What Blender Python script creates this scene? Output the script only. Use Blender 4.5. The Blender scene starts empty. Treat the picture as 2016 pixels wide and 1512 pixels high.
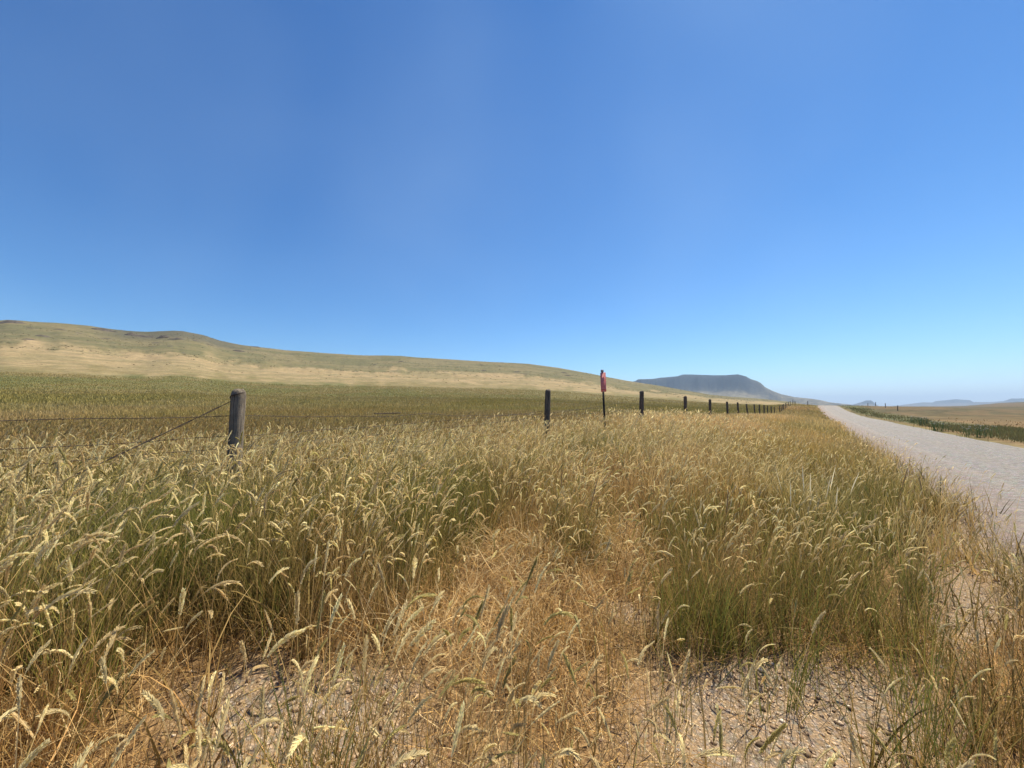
import bpy, math
import numpy as np
rng = np.random.default_rng(11)
SC = bpy.context.scene
COL = SC.collection

# ------------------------------------------------------------------ camera
CAMZ = 1.2
F, CX, CY = 757.0, 1008.0, 756.0
PITCH = math.atan(44.0 / 757.0)
cam = bpy.data.cameras.new('camera'); camo = bpy.data.objects.new('camera', cam); COL.objects.link(camo)
cam.sensor_width = 36.0; cam.lens = F / 2016.0 * 36.0
cam.clip_start = 0.02; cam.clip_end = 60000
camo.location = (0, 0, CAMZ); camo.rotation_euler = (math.pi / 2 + PITCH, 0, 0)
SC.camera = camo

# ------------------------------------------------------------------ sky and sun
SUN_EL, SUN_AZ = math.radians(58), math.radians(48)      # azimuth clockwise from +Y
w = bpy.data.worlds.new("World"); SC.world = w; w.use_nodes = True
nt = w.node_tree; nt.nodes.clear()
sky = nt.nodes.new('ShaderNodeTexSky'); sky.sky_type = 'NISHITA'; sky.sun_disc = False
sky.sun_elevation = SUN_EL; sky.sun_rotation = SUN_AZ
sky.altitude = 1200; sky.air_density = 1.0; sky.dust_density = 0.2; sky.ozone_density = 3.0
bg = nt.nodes.new('ShaderNodeBackground'); bg.inputs[1].default_value = 0.092
out = nt.nodes.new('ShaderNodeOutputWorld')
sep = nt.nodes.new('ShaderNodeSeparateColor'); com = nt.nodes.new('ShaderNodeCombineColor'); nt.links.new(sky.outputs[0], sep.inputs[0])
for ch, (pw_, mu_) in enumerate(((1.55, .80), (1.22, .84), (1.02, .92))):       # the phone's rich blue rendition of the clear sky
    m0 = nt.nodes.new('ShaderNodeMath'); m0.operation = 'MULTIPLY'; m0.inputs[1].default_value = .12; nt.links.new(sep.outputs[ch], m0.inputs[0])
    m1 = nt.nodes.new('ShaderNodeMath'); m1.operation = 'POWER'; m1.inputs[1].default_value = pw_; nt.links.new(m0.outputs[0], m1.inputs[0])
    m2 = nt.nodes.new('ShaderNodeMath'); m2.operation = 'MULTIPLY'; m2.inputs[1].default_value = mu_ / .12; nt.links.new(m1.outputs[0], m2.inputs[0])
    nt.links.new(m2.outputs[0], com.inputs[ch])
# faint wisps of haze high in the sky
wc = nt.nodes.new('ShaderNodeTexCoord'); wm = nt.nodes.new('ShaderNodeMapping'); wm.inputs['Scale'].default_value = (1, 1, 1); wn = nt.nodes.new('ShaderNodeTexNoise'); wn.inputs['Scale'].default_value = 2.0; wn.inputs['Detail'].default_value = 2; wn.inputs['Distortion'].default_value = .1
wr = nt.nodes.new('ShaderNodeMapRange'); wr.inputs[1].default_value = .45; wr.inputs[2].default_value = .8; wr.inputs[4].default_value = .12
wx = nt.nodes.new('ShaderNodeMix'); wx.data_type = 'RGBA'; wx.inputs[7].default_value = (3.2, 4.6, 6.4, 1)
nt.links.new(wc.outputs['Generated'], wm.inputs[0]); nt.links.new(wm.outputs[0], wn.inputs['Vector']); nt.links.new(wn.outputs[0], wr.inputs[0]); nt.links.new(wr.outputs[0], wx.inputs[0]); nt.links.new(com.outputs[0], wx.inputs[6])
nt.links.new(wx.outputs[2], bg.inputs[0]); nt.links.new(bg.outputs[0], out.inputs[0])
sl = bpy.data.lights.new('sun', 'SUN'); sl.energy = 5.0; sl.angle = math.radians(0.53); sl.color = (1.0, 0.905, 0.73)
so = bpy.data.objects.new('sun', sl); COL.objects.link(so)
so.rotation_euler = (math.pi / 2 - SUN_EL, 0, -SUN_AZ + math.pi)
so.location = (200, 200, 300)
SC.view_settings.view_transform = 'Standard'; SC.view_settings.look = 'None'
SC.view_settings.exposure = 0.84; SC.view_settings.gamma = 1.0; SC.view_settings.use_curve_mapping = False
cy = SC.cycles
cy.use_denoising = True
cy.max_bounces = 6; cy.diffuse_bounces = 3; cy.glossy_bounces = 1; cy.transmission_bounces = 3
cy.transparent_max_bounces = 4; cy.volume_bounces = 0; cy.caustics_reflective = False; cy.caustics_refractive = False
cy.sample_clamp_indirect = 4.0

# ------------------------------------------------------------------ helpers
def azpix(x, y=800.0):
    """photo column -> azimuth (radians clockwise from +Y), and tangent of elevation"""
    x = np.asarray(x, float); y = np.asarray(y, float)
    dx, dy, dz = x - CX, F, CY - y
    Y = dy * math.cos(PITCH) - dz * math.sin(PITCH); Z = dy * math.sin(PITCH) + dz * math.cos(PITCH)
    return np.arctan2(dx, Y), Z / np.hypot(dx, Y)
def project(P):
    X, Y, Z = P[..., 0], P[..., 1], P[..., 2] - CAMZ
    d = Y * math.cos(PITCH) + Z * math.sin(PITCH); u = -Y * math.sin(PITCH) + Z * math.cos(PITCH)
    d = np.maximum(d, 0.05)
    return CX + F * X / d, CY - F * u / d
def sm(a, b, x):
    t = np.clip((x - a) / (b - a), 0, 1); return t * t * (3 - 2 * t)
TAB = np.random.default_rng(5).random((256, 256))
def vnoise(x, y):
    xi = np.floor(x).astype(int); yi = np.floor(y).astype(int); fx = x - xi; fy = y - yi
    fx = fx * fx * (3 - 2 * fx); fy = fy * fy * (3 - 2 * fy)
    a = TAB[xi & 255, yi & 255]; b = TAB[(xi + 1) & 255, yi & 255]; c = TAB[xi & 255, (yi + 1) & 255]; d = TAB[(xi + 1) & 255, (yi + 1) & 255]
    return (a * (1 - fx) + b * fx) * (1 - fy) + (c * (1 - fx) + d * fx) * fy
def fbm(x, y, o=4):
    s = 0; a = 0.5
    for k in range(o):
        s = s + a * vnoise(x + 17.3 * k, y - 9.1 * k); x = x * 2.03; y = y * 2.03; a *= 0.5
    return s / (1 - 0.5 ** o)           # 0..1, mean .5

PHI = math.radians(38.0)
def st(X, Y):
    return X * math.sin(PHI) + Y * math.cos(PHI), X * math.cos(PHI) - Y * math.sin(PHI)
def xy(s, t):
    return s * math.sin(PHI) + t * math.cos(PHI), s * math.cos(PHI) - t * math.sin(PHI)
T_FENCE = -3.5; T_L, T_R = 1.12, 4.5
# ground height along the fence line and along the road, against distance along the road
ZF_S = [-60, -8, 0, 1, 5.5, 10, 14, 18.5, 22.6, 30, 38, 45, 52, 57, 63, 69, 74, 80, 88, 98, 106, 118, 150, 260]
ZF_Z = [.5, .42, .4, .3, .43, .54, .48, .44, .4, .3, .28, .2, .12, .12, .2, .33, .5, .72, 1.0, 1.35, 1.5, 1.55, .9, -.6]
ZR_S = [-200, 50, 62, 75, 88, 100, 106, 114, 130, 160, 260, 500]
ZR_Z = [.08, .08, .14, .42, .88, 1.28, 1.38, 1.36, 1.0, 0.2, -1.2, -2.0]
def smooth_interp(x, xs, zs):
    return (np.interp(x - .02 * abs(x) - 1.2, xs, zs) + np.interp(x, xs, zs) * 2 + np.interp(x + .02 * abs(x) + 1.2, xs, zs)) / 4
def bend(s):   # sideways drift of the road
    return -0.55 * sm(40, 120, s) - 6 * sm(120, 320, s)
RIDGE = [(-900, 640), (-300, 622), (0, 631), (14, 629.5), (40, 631), (60, 633), (110, 636), (150, 639), (175, 641.5), (210, 647), (250, 651), (290, 653), (318, 651), (340, 650), (362, 651.5),
         (400, 659), (430, 670), (470, 678), (520, 684), (560, 689), (620, 694), (700, 699), (790, 700.5), (830, 704), (900, 708), (950, 711),
         (1040, 716), (1100, 724), (1150, 733), (1200, 743), (1250, 752), (1300, 759.5), (1340, 767), (1400, 777), (1440, 781), (1500, 785),
         (1546, 790), (1600, 797), (1700, 799.5), (1800, 800), (1860, 800), (1901, 799), (1927, 797), (1970, 793.5), (2016, 791.5), (2200, 788), (2900, 786)]
RA, RE = azpix([p[0] for p in RIDGE], [p[1] for p in RIDGE])
def field(X, Y):
    r = np.hypot(X, Y); a = np.arctan2(X, Y)
    s, t = st(X, Y)
    E = np.interp(a, RA, RE)
    back = sm(1.35, 1.9, np.abs(a)); E = E * (1 - back)
    # left grassland hill, crest about 700 m out
    A = E * 700 + 0.85
    u = r / 700.0
    Fh = np.where(u < 1, u ** 1.7, 1.0 + .06 * sm(1, 1.3, u) - 0.55 * sm(1.25, 4, u))
    n = (fbm(X / 70 + 3, Y / 70, 4) - .5) * 5.0 * sm(120, 500, r) * (1 - .6 * sm(560, 680, r)) * np.clip(E / .1, 0, 1)
    gl = 1 - np.abs(2 * fbm(a * 26 + r / 900, r / 260 + 3, 4) - 1)
    n = n - .6 * sm(.75, .97, gl) * sm(250, 420, r) * (1 - .7 * sm(600, 690, r)) * np.clip(E / .1, 0, 1)
    zl = -0.85 + A * Fh + n
    # right plain: flat, rising far out
    R2 = 2600.0; u2 = r / R2
    zr = -1.15 + (E * R2 + 1.15) * np.where(u2 < 1, sm(.12, 1.0, u2), 1 - .3 * sm(1, 3, u2)) + (fbm(X / 90, Y / 90, 3) - .5) * 1.2 * sm(60, 500, r)
    k = sm(-6, 8, t)
    k = np.where(r > 150, sm(math.radians(36), math.radians(40), a), k)
    return CAMZ + zl * (1 - k) + zr * k
def ground_h(X, Y):
    s, t0 = st(X, Y); t = t0 - bend(s); r = np.hypot(X, Y)
    zf = smooth_interp(s, ZF_S, ZF_Z); zr = smooth_interp(s, ZR_S, ZR_Z)
    fl = field(X, Y)
    k = sm(0.9, -3.6, t)
    mid = zr * (1 - k) + zf * k
    z = np.where(t < T_FENCE, zf + (fl - zf) * sm(-3.5, -16, t), mid)
    zR = (zr - .05 * sm(4.7, 6.5, t)) 
    z = np.where(t > T_R, zR + (fl - zR) * sm(5.5, 24 + 30 * sm(50, 140, s), t), z)
    far = sm(150, 330, r)
    z = z * (1 - far) + fl * far
    road = sm(T_L - .5, T_L + .05, t) * sm(T_R + .35, T_R - .15, t) * (1 - far)
    z = z - road * .06
    bump = (fbm(X * 1.3, Y * 1.3, 3) - .5) * .14 * sm(0, -.8, t - .7) * (1 - sm(-3, -6, t)) * (1 - sm(20, 40, r))
    mound = .09 * np.exp(-(((X + .35) / .55) ** 2 + ((Y - 2.55) / .45) ** 2)) + .06 * np.exp(-(((X - .15) / .4) ** 2 + ((Y - 3.3) / .6) ** 2))
    bump = bump + mound
    fine = (fbm(X * 9, Y * 9, 3) - .5) * .03 * (1 - sm(5, 9, r)) * (1 - road)
    return z + bump + fine
def ray_hit(px, py):
    """where the line of sight through a photo pixel meets the terrain (used to read world positions off the photo)"""
    a, e = azpix(px, py); a = float(a); e = float(e)
    rr = np.geomspace(1.0, 4000, 4000); X = rr * math.sin(a); Y = rr * math.cos(a)
    d = CAMZ + e * rr - ground_h(X, Y); i = int(np.argmax(d < 0)) if (d < 0).any() else int(np.argmin(d))
    return X[i], Y[i], rr[i]

def mesh_np(name, verts, faces_flat, loop_counts, mat, color=None, smooth=False, parent=None):
    me = bpy.data.meshes.new(name)
    verts = np.ascontiguousarray(verts, np.float32); nv = len(verts)
    faces_flat = np.ascontiguousarray(faces_flat, np.int32); loop_counts = np.ascontiguousarray(loop_counts, np.int32)
    me.vertices.add(nv); me.vertices.foreach_set('co', verts.ravel())
    me.loops.add(len(faces_flat)); me.loops.foreach_set('vertex_index', faces_flat)
    me.polygons.add(len(loop_counts))
    me.polygons.foreach_set('loop_start', np.concatenate([[0], np.cumsum(loop_counts)[:-1]]).astype(np.int32))
    if color is not None:
        at = me.color_attributes.new('col', 'FLOAT_COLOR', 'POINT')
        c = np.ones((nv, 4), np.float32); c[:, :3] = color; at.data.foreach_set('color', c.ravel())
    me.update(calc_edges=True)
    if smooth: me.polygons.foreach_set('use_smooth', np.ones(len(loop_counts), bool))
    me.materials.append(mat)
    o = bpy.data.objects.new(name, me); COL.objects.link(o)
    if parent: o.parent = parent
    return o
def tag(o, label=None, cat=None, group=None, kind=None):
    if label: o['label'] = label
    if cat: o['category'] = cat
    if group: o['group'] = group
    if kind: o['kind'] = kind
    return o
def empty(name, loc=(0, 0, 0), rz=0):
    o = bpy.data.objects.new(name, None); COL.objects.link(o); o.location = loc; o.rotation_euler = (0, 0, rz); o.empty_display_size = .1
    return o

# ------------------------------------------------------------------ materials
def newmat(name):
    m = bpy.data.materials.new(name); m.use_nodes = True; t = m.node_tree; t.nodes.clear()
    o = t.nodes.new('ShaderNodeOutputMaterial'); return m, t, o
def N(t, typ, **kw):
    n = t.nodes.new(typ)
    for k, v in kw.items():
        if k.startswith('i_'): n.inputs[k[2:].replace('_', ' ')].default_value = v
        else: setattr(n, k, v)
    return n
def noise(t, vec, scale, detail=4, rough=.55, lo=0.0, hi=1.0, a=.35, b=.65):
    n = N(t, 'ShaderNodeTexNoise'); n.inputs['Scale'].default_value = scale; n.inputs['Detail'].default_value = detail; n.inputs['Roughness'].default_value = rough
    t.links.new(vec, n.inputs['Vector'])
    m = N(t, 'ShaderNodeMapRange'); m.inputs[1].default_value = a; m.inputs[2].default_value = b; m.inputs[3].default_value = lo; m.inputs[4].default_value = hi
    t.links.new(n.outputs[0], m.inputs[0]); return m.outputs[0]
def mixc(t, fac, a, b, mode='MIX'):
    m = N(t, 'ShaderNodeMix', data_type='RGBA', blend_type=mode)
    for s, v in ((0, fac), (6, a), (7, b)):
        if hasattr(v, 'links') or isinstance(v, bpy.types.NodeSocket): t.links.new(v, m.inputs[s])
        elif s == 0: m.inputs[s].default_value = v
        else: m.inputs[s].default_value = (*v, 1)
    return m.outputs[2]
def mul(t, a, b, op='MULTIPLY'):
    m = N(t, 'ShaderNodeMath', operation=op)
    for i, v in enumerate((a, b)):
        if isinstance(v, bpy.types.NodeSocket): t.links.new(v, m.inputs[i])
        else: m.inputs[i].default_value = v
    return m.outputs[0]
def finish(t, o, col, rough=.9, spec=.15, bump=None, bs=.3, bd=.02):
    p = N(t, 'ShaderNodeBsdfPrincipled'); p.inputs['Specular IOR Level'].default_value = spec
    if isinstance(col, bpy.types.NodeSocket): t.links.new(col, p.inputs['Base Color'])
    else: p.inputs['Base Color'].default_value = (*col, 1)
    if isinstance(rough, bpy.types.NodeSocket): t.links.new(rough, p.inputs['Roughness'])
    else: p.inputs['Roughness'].default_value = rough
    if bump is not None:
        b = N(t, 'ShaderNodeBump'); b.inputs['Strength'].default_value = bs; b.inputs['Distance'].default_value = bd
        t.links.new(bump, b.inputs['Height']); t.links.new(b.outputs[0], p.inputs['Normal'])
    t.links.new(p.outputs[0], o.inputs[0]); return p

def grass_mat(name, trans=.3, rough=.55, spec=.12):
    m, t, o = newmat(name)
    c = N(t, 'ShaderNodeVertexColor', layer_name='col')
    p = N(t, 'ShaderNodeBsdfPrincipled'); p.inputs['Roughness'].default_value = rough; p.inputs['Specular IOR Level'].default_value = spec
    tr = N(t, 'ShaderNodeBsdfTranslucent'); mx = N(t, 'ShaderNodeMixShader'); mx.inputs[0].default_value = trans
    t.links.new(c.outputs[0], p.inputs['Base Color']); t.links.new(c.outputs[0], tr.inputs[0])
    t.links.new(p.outputs[0], mx.inputs[1]); t.links.new(tr.outputs[0], mx.inputs[2]); t.links.new(mx.outputs[0], o.inputs[0])
    return m
M_GRASS = grass_mat('grass_blades'); M_HEAD = grass_mat('seed_heads', .5, .6, .12); M_FIELD = grass_mat('field_grass_blades', .3, .7, .1)

def ground_mat():
    m, t, o = newmat('ground_soil')
    g = N(t, 'ShaderNodeNewGeometry'); pos = g.outputs['Position']
    c = N(t, 'ShaderNodeVertexColor', layer_name='col').outputs[0]
    fa = N(t, 'ShaderNodeAttribute', attribute_name='bare').outputs['Fac']; near = N(t, 'ShaderNodeAttribute', attribute_name='near').outputs['Fac']
    # sandy gravel up close
    n1 = noise(t, pos, 160, 3, .6, .55, 1.35, .3, .7); n2 = noise(t, pos, 22, 5, .65, .7, 1.2, .3, .7)
    v = N(t, 'ShaderNodeTexVoronoi', feature='F1'); v.inputs['Scale'].default_value = 75; t.links.new(pos, v.inputs['Vector'])
    vm = N(t, 'ShaderNodeMapRange'); vm.inputs[1].default_value = .1; vm.inputs[2].default_value = .42; vm.inputs[3].default_value = 1.0; vm.inputs[4].default_value = .45
    t.links.new(v.outputs['Distance'], vm.inputs[0])
    vh = N(t, 'ShaderNodeHueSaturation'); vh.inputs['Saturation'].default_value = .12; t.links.new(v.outputs['Color'], vh.inputs['Color']); stone = mixc(t, .8, (.44, .35, .26), vh.outputs[0], 'SOFT_LIGHT')
    dark = noise(t, pos, 34, 5, .7, 0, 1, .56, .66)
    sand = mixc(t, noise(t, pos, 48, 3, .6, 0, 1, .46, .58), (.62, .44, .27), stone)
    sand = mixc(t, mul(t, dark, .8), sand, (.16, .10, .065))
    k = mul(t, mul(t, n1, n2), vm.outputs[0])
    kk = N(t, 'ShaderNodeCombineColor'); [t.links.new(k, kk.inputs[i]) for i in range(3)]
    sand = mixc(t, 1.0, sand, kk.outputs[0], 'MULTIPLY')
    # vegetated ground seen from afar: clumpy mottling at several scales
    def scal(f):
        q = N(t, 'ShaderNodeCombineColor'); [t.links.new(f, q.inputs[i]) for i in range(3)]; return q.outputs[0]
    veg = mixc(t, 1.0, c, scal(noise(t, pos, 1.1, 7, .8, .62, 1.4, .34, .66)), 'MULTIPLY')
    veg = mixc(t, 1.0, veg, scal(noise(t, pos, .16, 8, .85, .66, 1.36, .34, .66)), 'MULTIPLY')
    veg = mixc(t, noise(t, pos, .018, 5, .7, 0, .5, .45, .7), veg, mixc(t, 1.0, veg, (.78, .82, .72), 'MULTIPLY'))
    veg = mixc(t, noise(t, pos, .3, 5, .75, 0, .5, .58, .75), veg, mixc(t, 1.0, veg, (.6, .58, .6), 'MULTIPLY'))
    thatch = mixc(t, noise(t, pos, 60, 5, .7, 0, 1, .4, .6), (.09, .05, .022), (.30, .19, .085))
    nearc = mixc(t, fa, thatch, sand)
    colr = mixc(t, near, veg, nearc)
    bmp = mul(t, k, near)
    finish(t, o, colr, .95, .05, bmp, .6, .012)
    return m
def road_mat():
    m, t, o = newmat('road_gravel')
    g = N(t, 'ShaderNodeNewGeometry'); pos = g.outputs['Position']
    u = N(t, 'ShaderNodeAttribute', attribute_name='across').outputs['Fac']
    v = N(t, 'ShaderNodeTexVoronoi', feature='F1'); v.inputs['Scale'].default_value = 24; t.links.new(pos, v.inputs['Vector'])
    v2 = N(t, 'ShaderNodeTexVoronoi', feature='F1'); v2.inputs['Scale'].default_value = 60; t.links.new(pos, v2.inputs['Vector'])
    st_ = mixc(t, .85, (.36, .325, .285), v.outputs['Color'], 'SOFT_LIGHT')
    hs = N(t, 'ShaderNodeHueSaturation'); hs.inputs['Saturation'].default_value = .35; hs.inputs['Value'].default_value = 1.0; t.links.new(st_, hs.inputs['Color'])
    base = mixc(t, noise(t, pos, 6.0, 8, .8, 0, 1, .38, .62), (.31, .27, .225), (.225, .197, .163))
    c = mixc(t, noise(t, pos, 14, 6, .8, .2, 1.0, .42, .58), base, hs.outputs[0])
    # pinkish loose sand towards the near shoulder, paler line where tyres throw the stones
    mr = N(t, 'ShaderNodeMapRange'); mr.inputs[1].default_value = .34; mr.inputs[2].default_value = 0.0; t.links.new(mul(t, u, noise(t, pos, 1.1, 4, .6, -.07, .07), 'ADD'), mr.inputs[0])
    c = mixc(t, mul(t, mr.outputs[0], .8), c, mixc(t, noise(t, pos, 55, 4, .7, 0, 1, .42, .6), (.48, .36, .28), (.27, .20, .165)))
    w_ = N(t, 'ShaderNodeMapRange'); w_.inputs[1].default_value = .1; w_.inputs[2].default_value = .45; w_.inputs[3].default_value = 1.12; w_.inputs[4].default_value = .62
    t.links.new(v2.outputs['Distance'], w_.inputs[0])
    q = N(t, 'ShaderNodeCombineColor'); [t.links.new(w_.outputs[0], q.inputs[i]) for i in range(3)]
    c = mixc(t, 1.0, c, q.outputs[0], 'MULTIPLY')
    def band(cn, wd, amt, col):
        nonlocal c
        d = mul(t, mul(t, u, noise(t, pos, .5, 3, .5, -.02, .02), 'ADD'), cn, 'SUBTRACT'); d = mul(t, d, 0, 'ABSOLUTE') if False else N_abs(d)
        mm = N(t, 'ShaderNodeMapRange'); mm.inputs[1].default_value = wd; mm.inputs[2].default_value = 0; mm.inputs[3].default_value = 0; mm.inputs[4].default_value = amt
        t.links.new(d, mm.inputs[0]); c = mixc(t, mm.outputs[0], c, col)
    def N_abs(d):
        x = N(t, 'ShaderNodeMath', operation='ABSOLUTE'); t.links.new(d, x.inputs[0]); return x.outputs[0]
    band(.27, .035, .18, (.42, .37, .31)); band(.48, .10, .45, (.25, .225, .195)); band(.82, .09, .45, (.25, .225, .195)); band(.985, .05, .7, (.42, .35, .26))
    finish(t, o, c, .9, .15, mul(t, w_.outputs[0], noise(t, pos, 40, 4, .7), 'ADD'), .7, .015)
    return m
def wood_mat(name, a, b):
    m, t, o = newmat(name)
    tc = N(t, 'ShaderNodeTexCoord'); mp = N(t, 'ShaderNodeMapping'); mp.inputs['Scale'].default_value = (1, 1, .06); t.links.new(tc.outputs['Object'], mp.inputs['Vector'])
    g = noise(t, mp.outputs[0], 130, 6, .7, 0, 1, .35, .65); g2 = noise(t, tc.outputs['Object'], 9, 5, .65, 0, 1, .4, .7)
    c = mixc(t, g, a, b); c = mixc(t, mul(t, g2, .5), c, tuple(x * .5 for x in a))
    crack = noise(t, mp.outputs[0], 60, 4, .8, 1, 0, .38, .44)
    c = mixc(t, mul(t, crack, .8), c, (.02, .018, .015))
    finish(t, o, c, .85, .2, g, .8, .004); return m
def plain(name, c, rough=.7, spec=.3, var=.3, scale=30, metal=0):
    m, t, o = newmat(name); tc = N(t, 'ShaderNodeTexCoord')
    col = mixc(t, noise(t, tc.outputs['Object'], scale, 5, .65, 0, 1), tuple(x * (1 - var) for x in c), tuple(min(1, x * (1 + var)) for x in c))
    p = finish(t, o, col, rough, spec); p.inputs['Metallic'].default_value = metal; return m
def vcol_mat(name, rough=.95, scale=.02, var=.25, s2=None, spec=.05):
    m, t, o = newmat(name); pos = N(t, 'ShaderNodeNewGeometry').outputs['Position']
    c = N(t, 'ShaderNodeVertexColor', layer_name='col').outputs[0]
    f = noise(t, pos, scale, 6, .7, 1 - var, 1 + var, .3, .7)
    if s2: f = mul(t, f, noise(t, pos, s2, 5, .7, 1 - var, 1 + var, .3, .7))
    q = N(t, 'ShaderNodeCombineColor'); [t.links.new(f, q.inputs[i]) for i in range(3)]
    finish(t, o, mixc(t, 1.0, c, q.outputs[0], 'MULTIPLY'), rough, spec); return m

# ------------------------------------------------------------------ regions of the place (blobs read off the photo, evaluated at world points)
def blobs(x, y, lst):
    v = np.zeros_like(x)
    for bx, by, rx, ry, a in lst:
        v = np.maximum(v, a * np.exp(-(((x - bx) / rx) ** 2 + ((y - by) / ry) ** 2) * 1.1))
    return v
BARE = [(1570, 1425, 270, 125, 1.5), (1560, 1680, 360, 200, 1.2), (560, 1640, 180, 110, .7), (1760, 1430, 120, 100, .8), (600, 1425, 190, 90, 1.5), (470, 1480, 90, 50, .8), (1225, 1215, 50, 30, .7), (720, 1330, 90, 35, .9), (1000, 1500, 120, 40, .5),
        (1900, 1200, 90, 130, .75), (1450, 1330, 90, 50, .8), (760, 1500, 100, 60, .8)]
GREEN = [(250, 985, 380, 80, 1.15), (790, 965, 170, 95, 1.15), (1310, 1130, 90, 80, .5), (1600, 1180, 45, 80, .6), (570, 1400, 100, 100, .7), (1180, 880, 140, 25, .8), (1390, 870, 50, 18, .7),
         (1640, 980, 170, 90, .55), (1480, 1150, 150, 100, .55), (1750, 1130, 120, 120, .5), (120, 1130, 170, 90, .8), (520, 1080, 110, 60, .7), (1850, 1350, 100, 80, .4), (1530, 860, 40, 18, .6), (1330, 1290, 70, 60, .35), (1480, 900, 120, 40, .4), (1120, 990, 90, 60, .55), (1350, 1010, 110, 60, .45), (980, 900, 160, 30, .5), (380, 1050, 200, 60, .8)]
FLAT = [(1000, 1060, 120, 65, 1.4), (870, 1155, 170, 52, 1.6), (1215, 1015, 75, 38, 1.3), (700, 1235, 200, 55, .9), (130, 1330, 240, 80, .5), (1110, 1140, 100, 50, .8), (1560, 870, 110, 16, .5), (1480, 840, 90, 12, .4), (1000, 1290, 160, 50, .5), (1160, 950, 60, 25, .5)]
def region(X, Y, zoff=0.0):
    z = ground_h(X, Y)
    px, py = project(np.stack([X, Y, z + zoff], -1))
    j = (fbm(X * 2.1 + 40, Y * 2.1, 3) - .5); j2 = (fbm(X * 2.1 - 40, Y * 2.1 + 9, 3) - .5)
    return px + j * 120, py + j2 * 60, z

# ------------------------------------------------------------------ ground sheet
def build_ground():
    az = np.concatenate([np.radians(np.arange(-180, -72, 2.0)), np.radians(np.arange(-72, 72, .22)), np.radians(np.arange(72, 180, 2.0))])
    rr = np.concatenate([[.02, .12, .25], np.geomspace(.4, 12, 190), np.geomspace(12.3, 900, 260), np.geomspace(925, 16000, 70)])
    A, R = np.meshgrid(az, rr, indexing='ij')
    X = R * np.sin(A); Y = R * np.cos(A); Z = ground_h(X, Y)
    na, nr = A.shape
    i, j = np.meshgrid(np.arange(na), np.arange(nr - 1), indexing='ij'); i2 = (i + 1) % na
    f = np.stack([i * nr + j, i * nr + j + 1, i2 * nr + j + 1, i2 * nr + j], -1).reshape(-1, 4)
    V = np.stack([X, Y, Z], -1).reshape(-1, 3)
    x, y, r, a = V[:, 0], V[:, 1], np.hypot(V[:, 0], V[:, 1]), np.arctan2(V[:, 0], V[:, 1])
    s, t = st(x, y); t = t - bend(s)
    px, py, z = region(x, y)
    n = fbm(x / 60, y / 60, 4); n2 = fbm(x / 14 + 9, y / 14, 4); n3 = fbm(a * 40, np.log(r + 1) * 6, 4)
    C = lambda *c: np.array(c)[None, :]
    L = lambda A_, B_, k: A_ * (1 - k[:, None]) + B_ * k[:, None]
    base = np.repeat(C(.15, .130, .056), len(x), 0)
    base = L(base, C(.11, .112, .042), sm(.42, .62, n) * sm(25, 70, r))           # greener swathes of the lower field
    base = L(base, C(.17, .125, .056), sm(.5, .66, n2) * .6)
    # pale dry band across the lower slope, then mottled olive upper slope
    rb = r * (1 + (n3 - .5) * .55) * (1 + (n - .5) * .25)
    tan_ = sm(175, 290, rb) * (1 - sm(400, 500, rb))
    base = L(base, L(np.repeat(C(.275, .208, .112), len(x), 0), C(.215, .173, .09), sm(.42, .62, fbm(a * 16, r / 16 + 5, 4))), tan_)
    up = sm(400, 500, rb); knoll = sm(math.radians(8), math.radians(4), np.abs(a - math.radians(-41))) * sm(560, 640, r)
    upc = L(np.repeat(C(.165, .138, .07), len(x), 0), C(.125, .115, .056), sm(.40, .6, fbm(a * 13 + 2, r / 20, 5)))
    base = L(base, upc, up); base = L(base, C(.085, .08, .055), knoll * .8)
    strip = sm(100, 112, rb) * (1 - sm(160, 190, rb)) * sm(math.radians(-2), math.radians(12), a)     # pale tongue before the far posts
    base = L(base, C(.20, .175, .085), strip * .75)
    right = sm(4.4, 4.9, t) * np.where(r > 150, sm(math.radians(36), math.radians(40), a), 1)
    rc = L(np.repeat(C(.118, .088, .050), len(x), 0), C(.085, .074, .042), sm(.45, .6, fbm(a * 30, np.log(r + 1) * 5, 3)))
    rc = L(rc, C(.18, .118, .055), sm(90, 25, r) * .8)
    rc = L(rc, C(.10, .102, .048), sm(T_R + .25, T_R + .8, t + (n2 - .5) * .6) * (1 - sm(T_R + 2.4, T_R + 4.6, t + (n2 - .5) * 3)) * (1 - sm(120, 170, r)))
    base = L(base, rc, right)
    bare = np.clip(blobs(px, py, BARE) * 1.35, 0, 1)
    bare = np.maximum(bare, sm(.62, .98, t + (n2 - .5) * .3) * (t < T_R + 1.2))
    near = (1 - sm(9, 22, r))
    o = mesh_np('ground', V, f.ravel(), np.full(len(f), 4), ground_mat(), base, True)
    for nm, v in (('bare', bare), ('near', near)):
        at = o.data.attributes.new(nm, 'FLOAT', 'POINT'); at.data.foreach_set('value', v.astype(np.float32))
    tag(o, kind='structure'); return o
build_ground()

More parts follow.
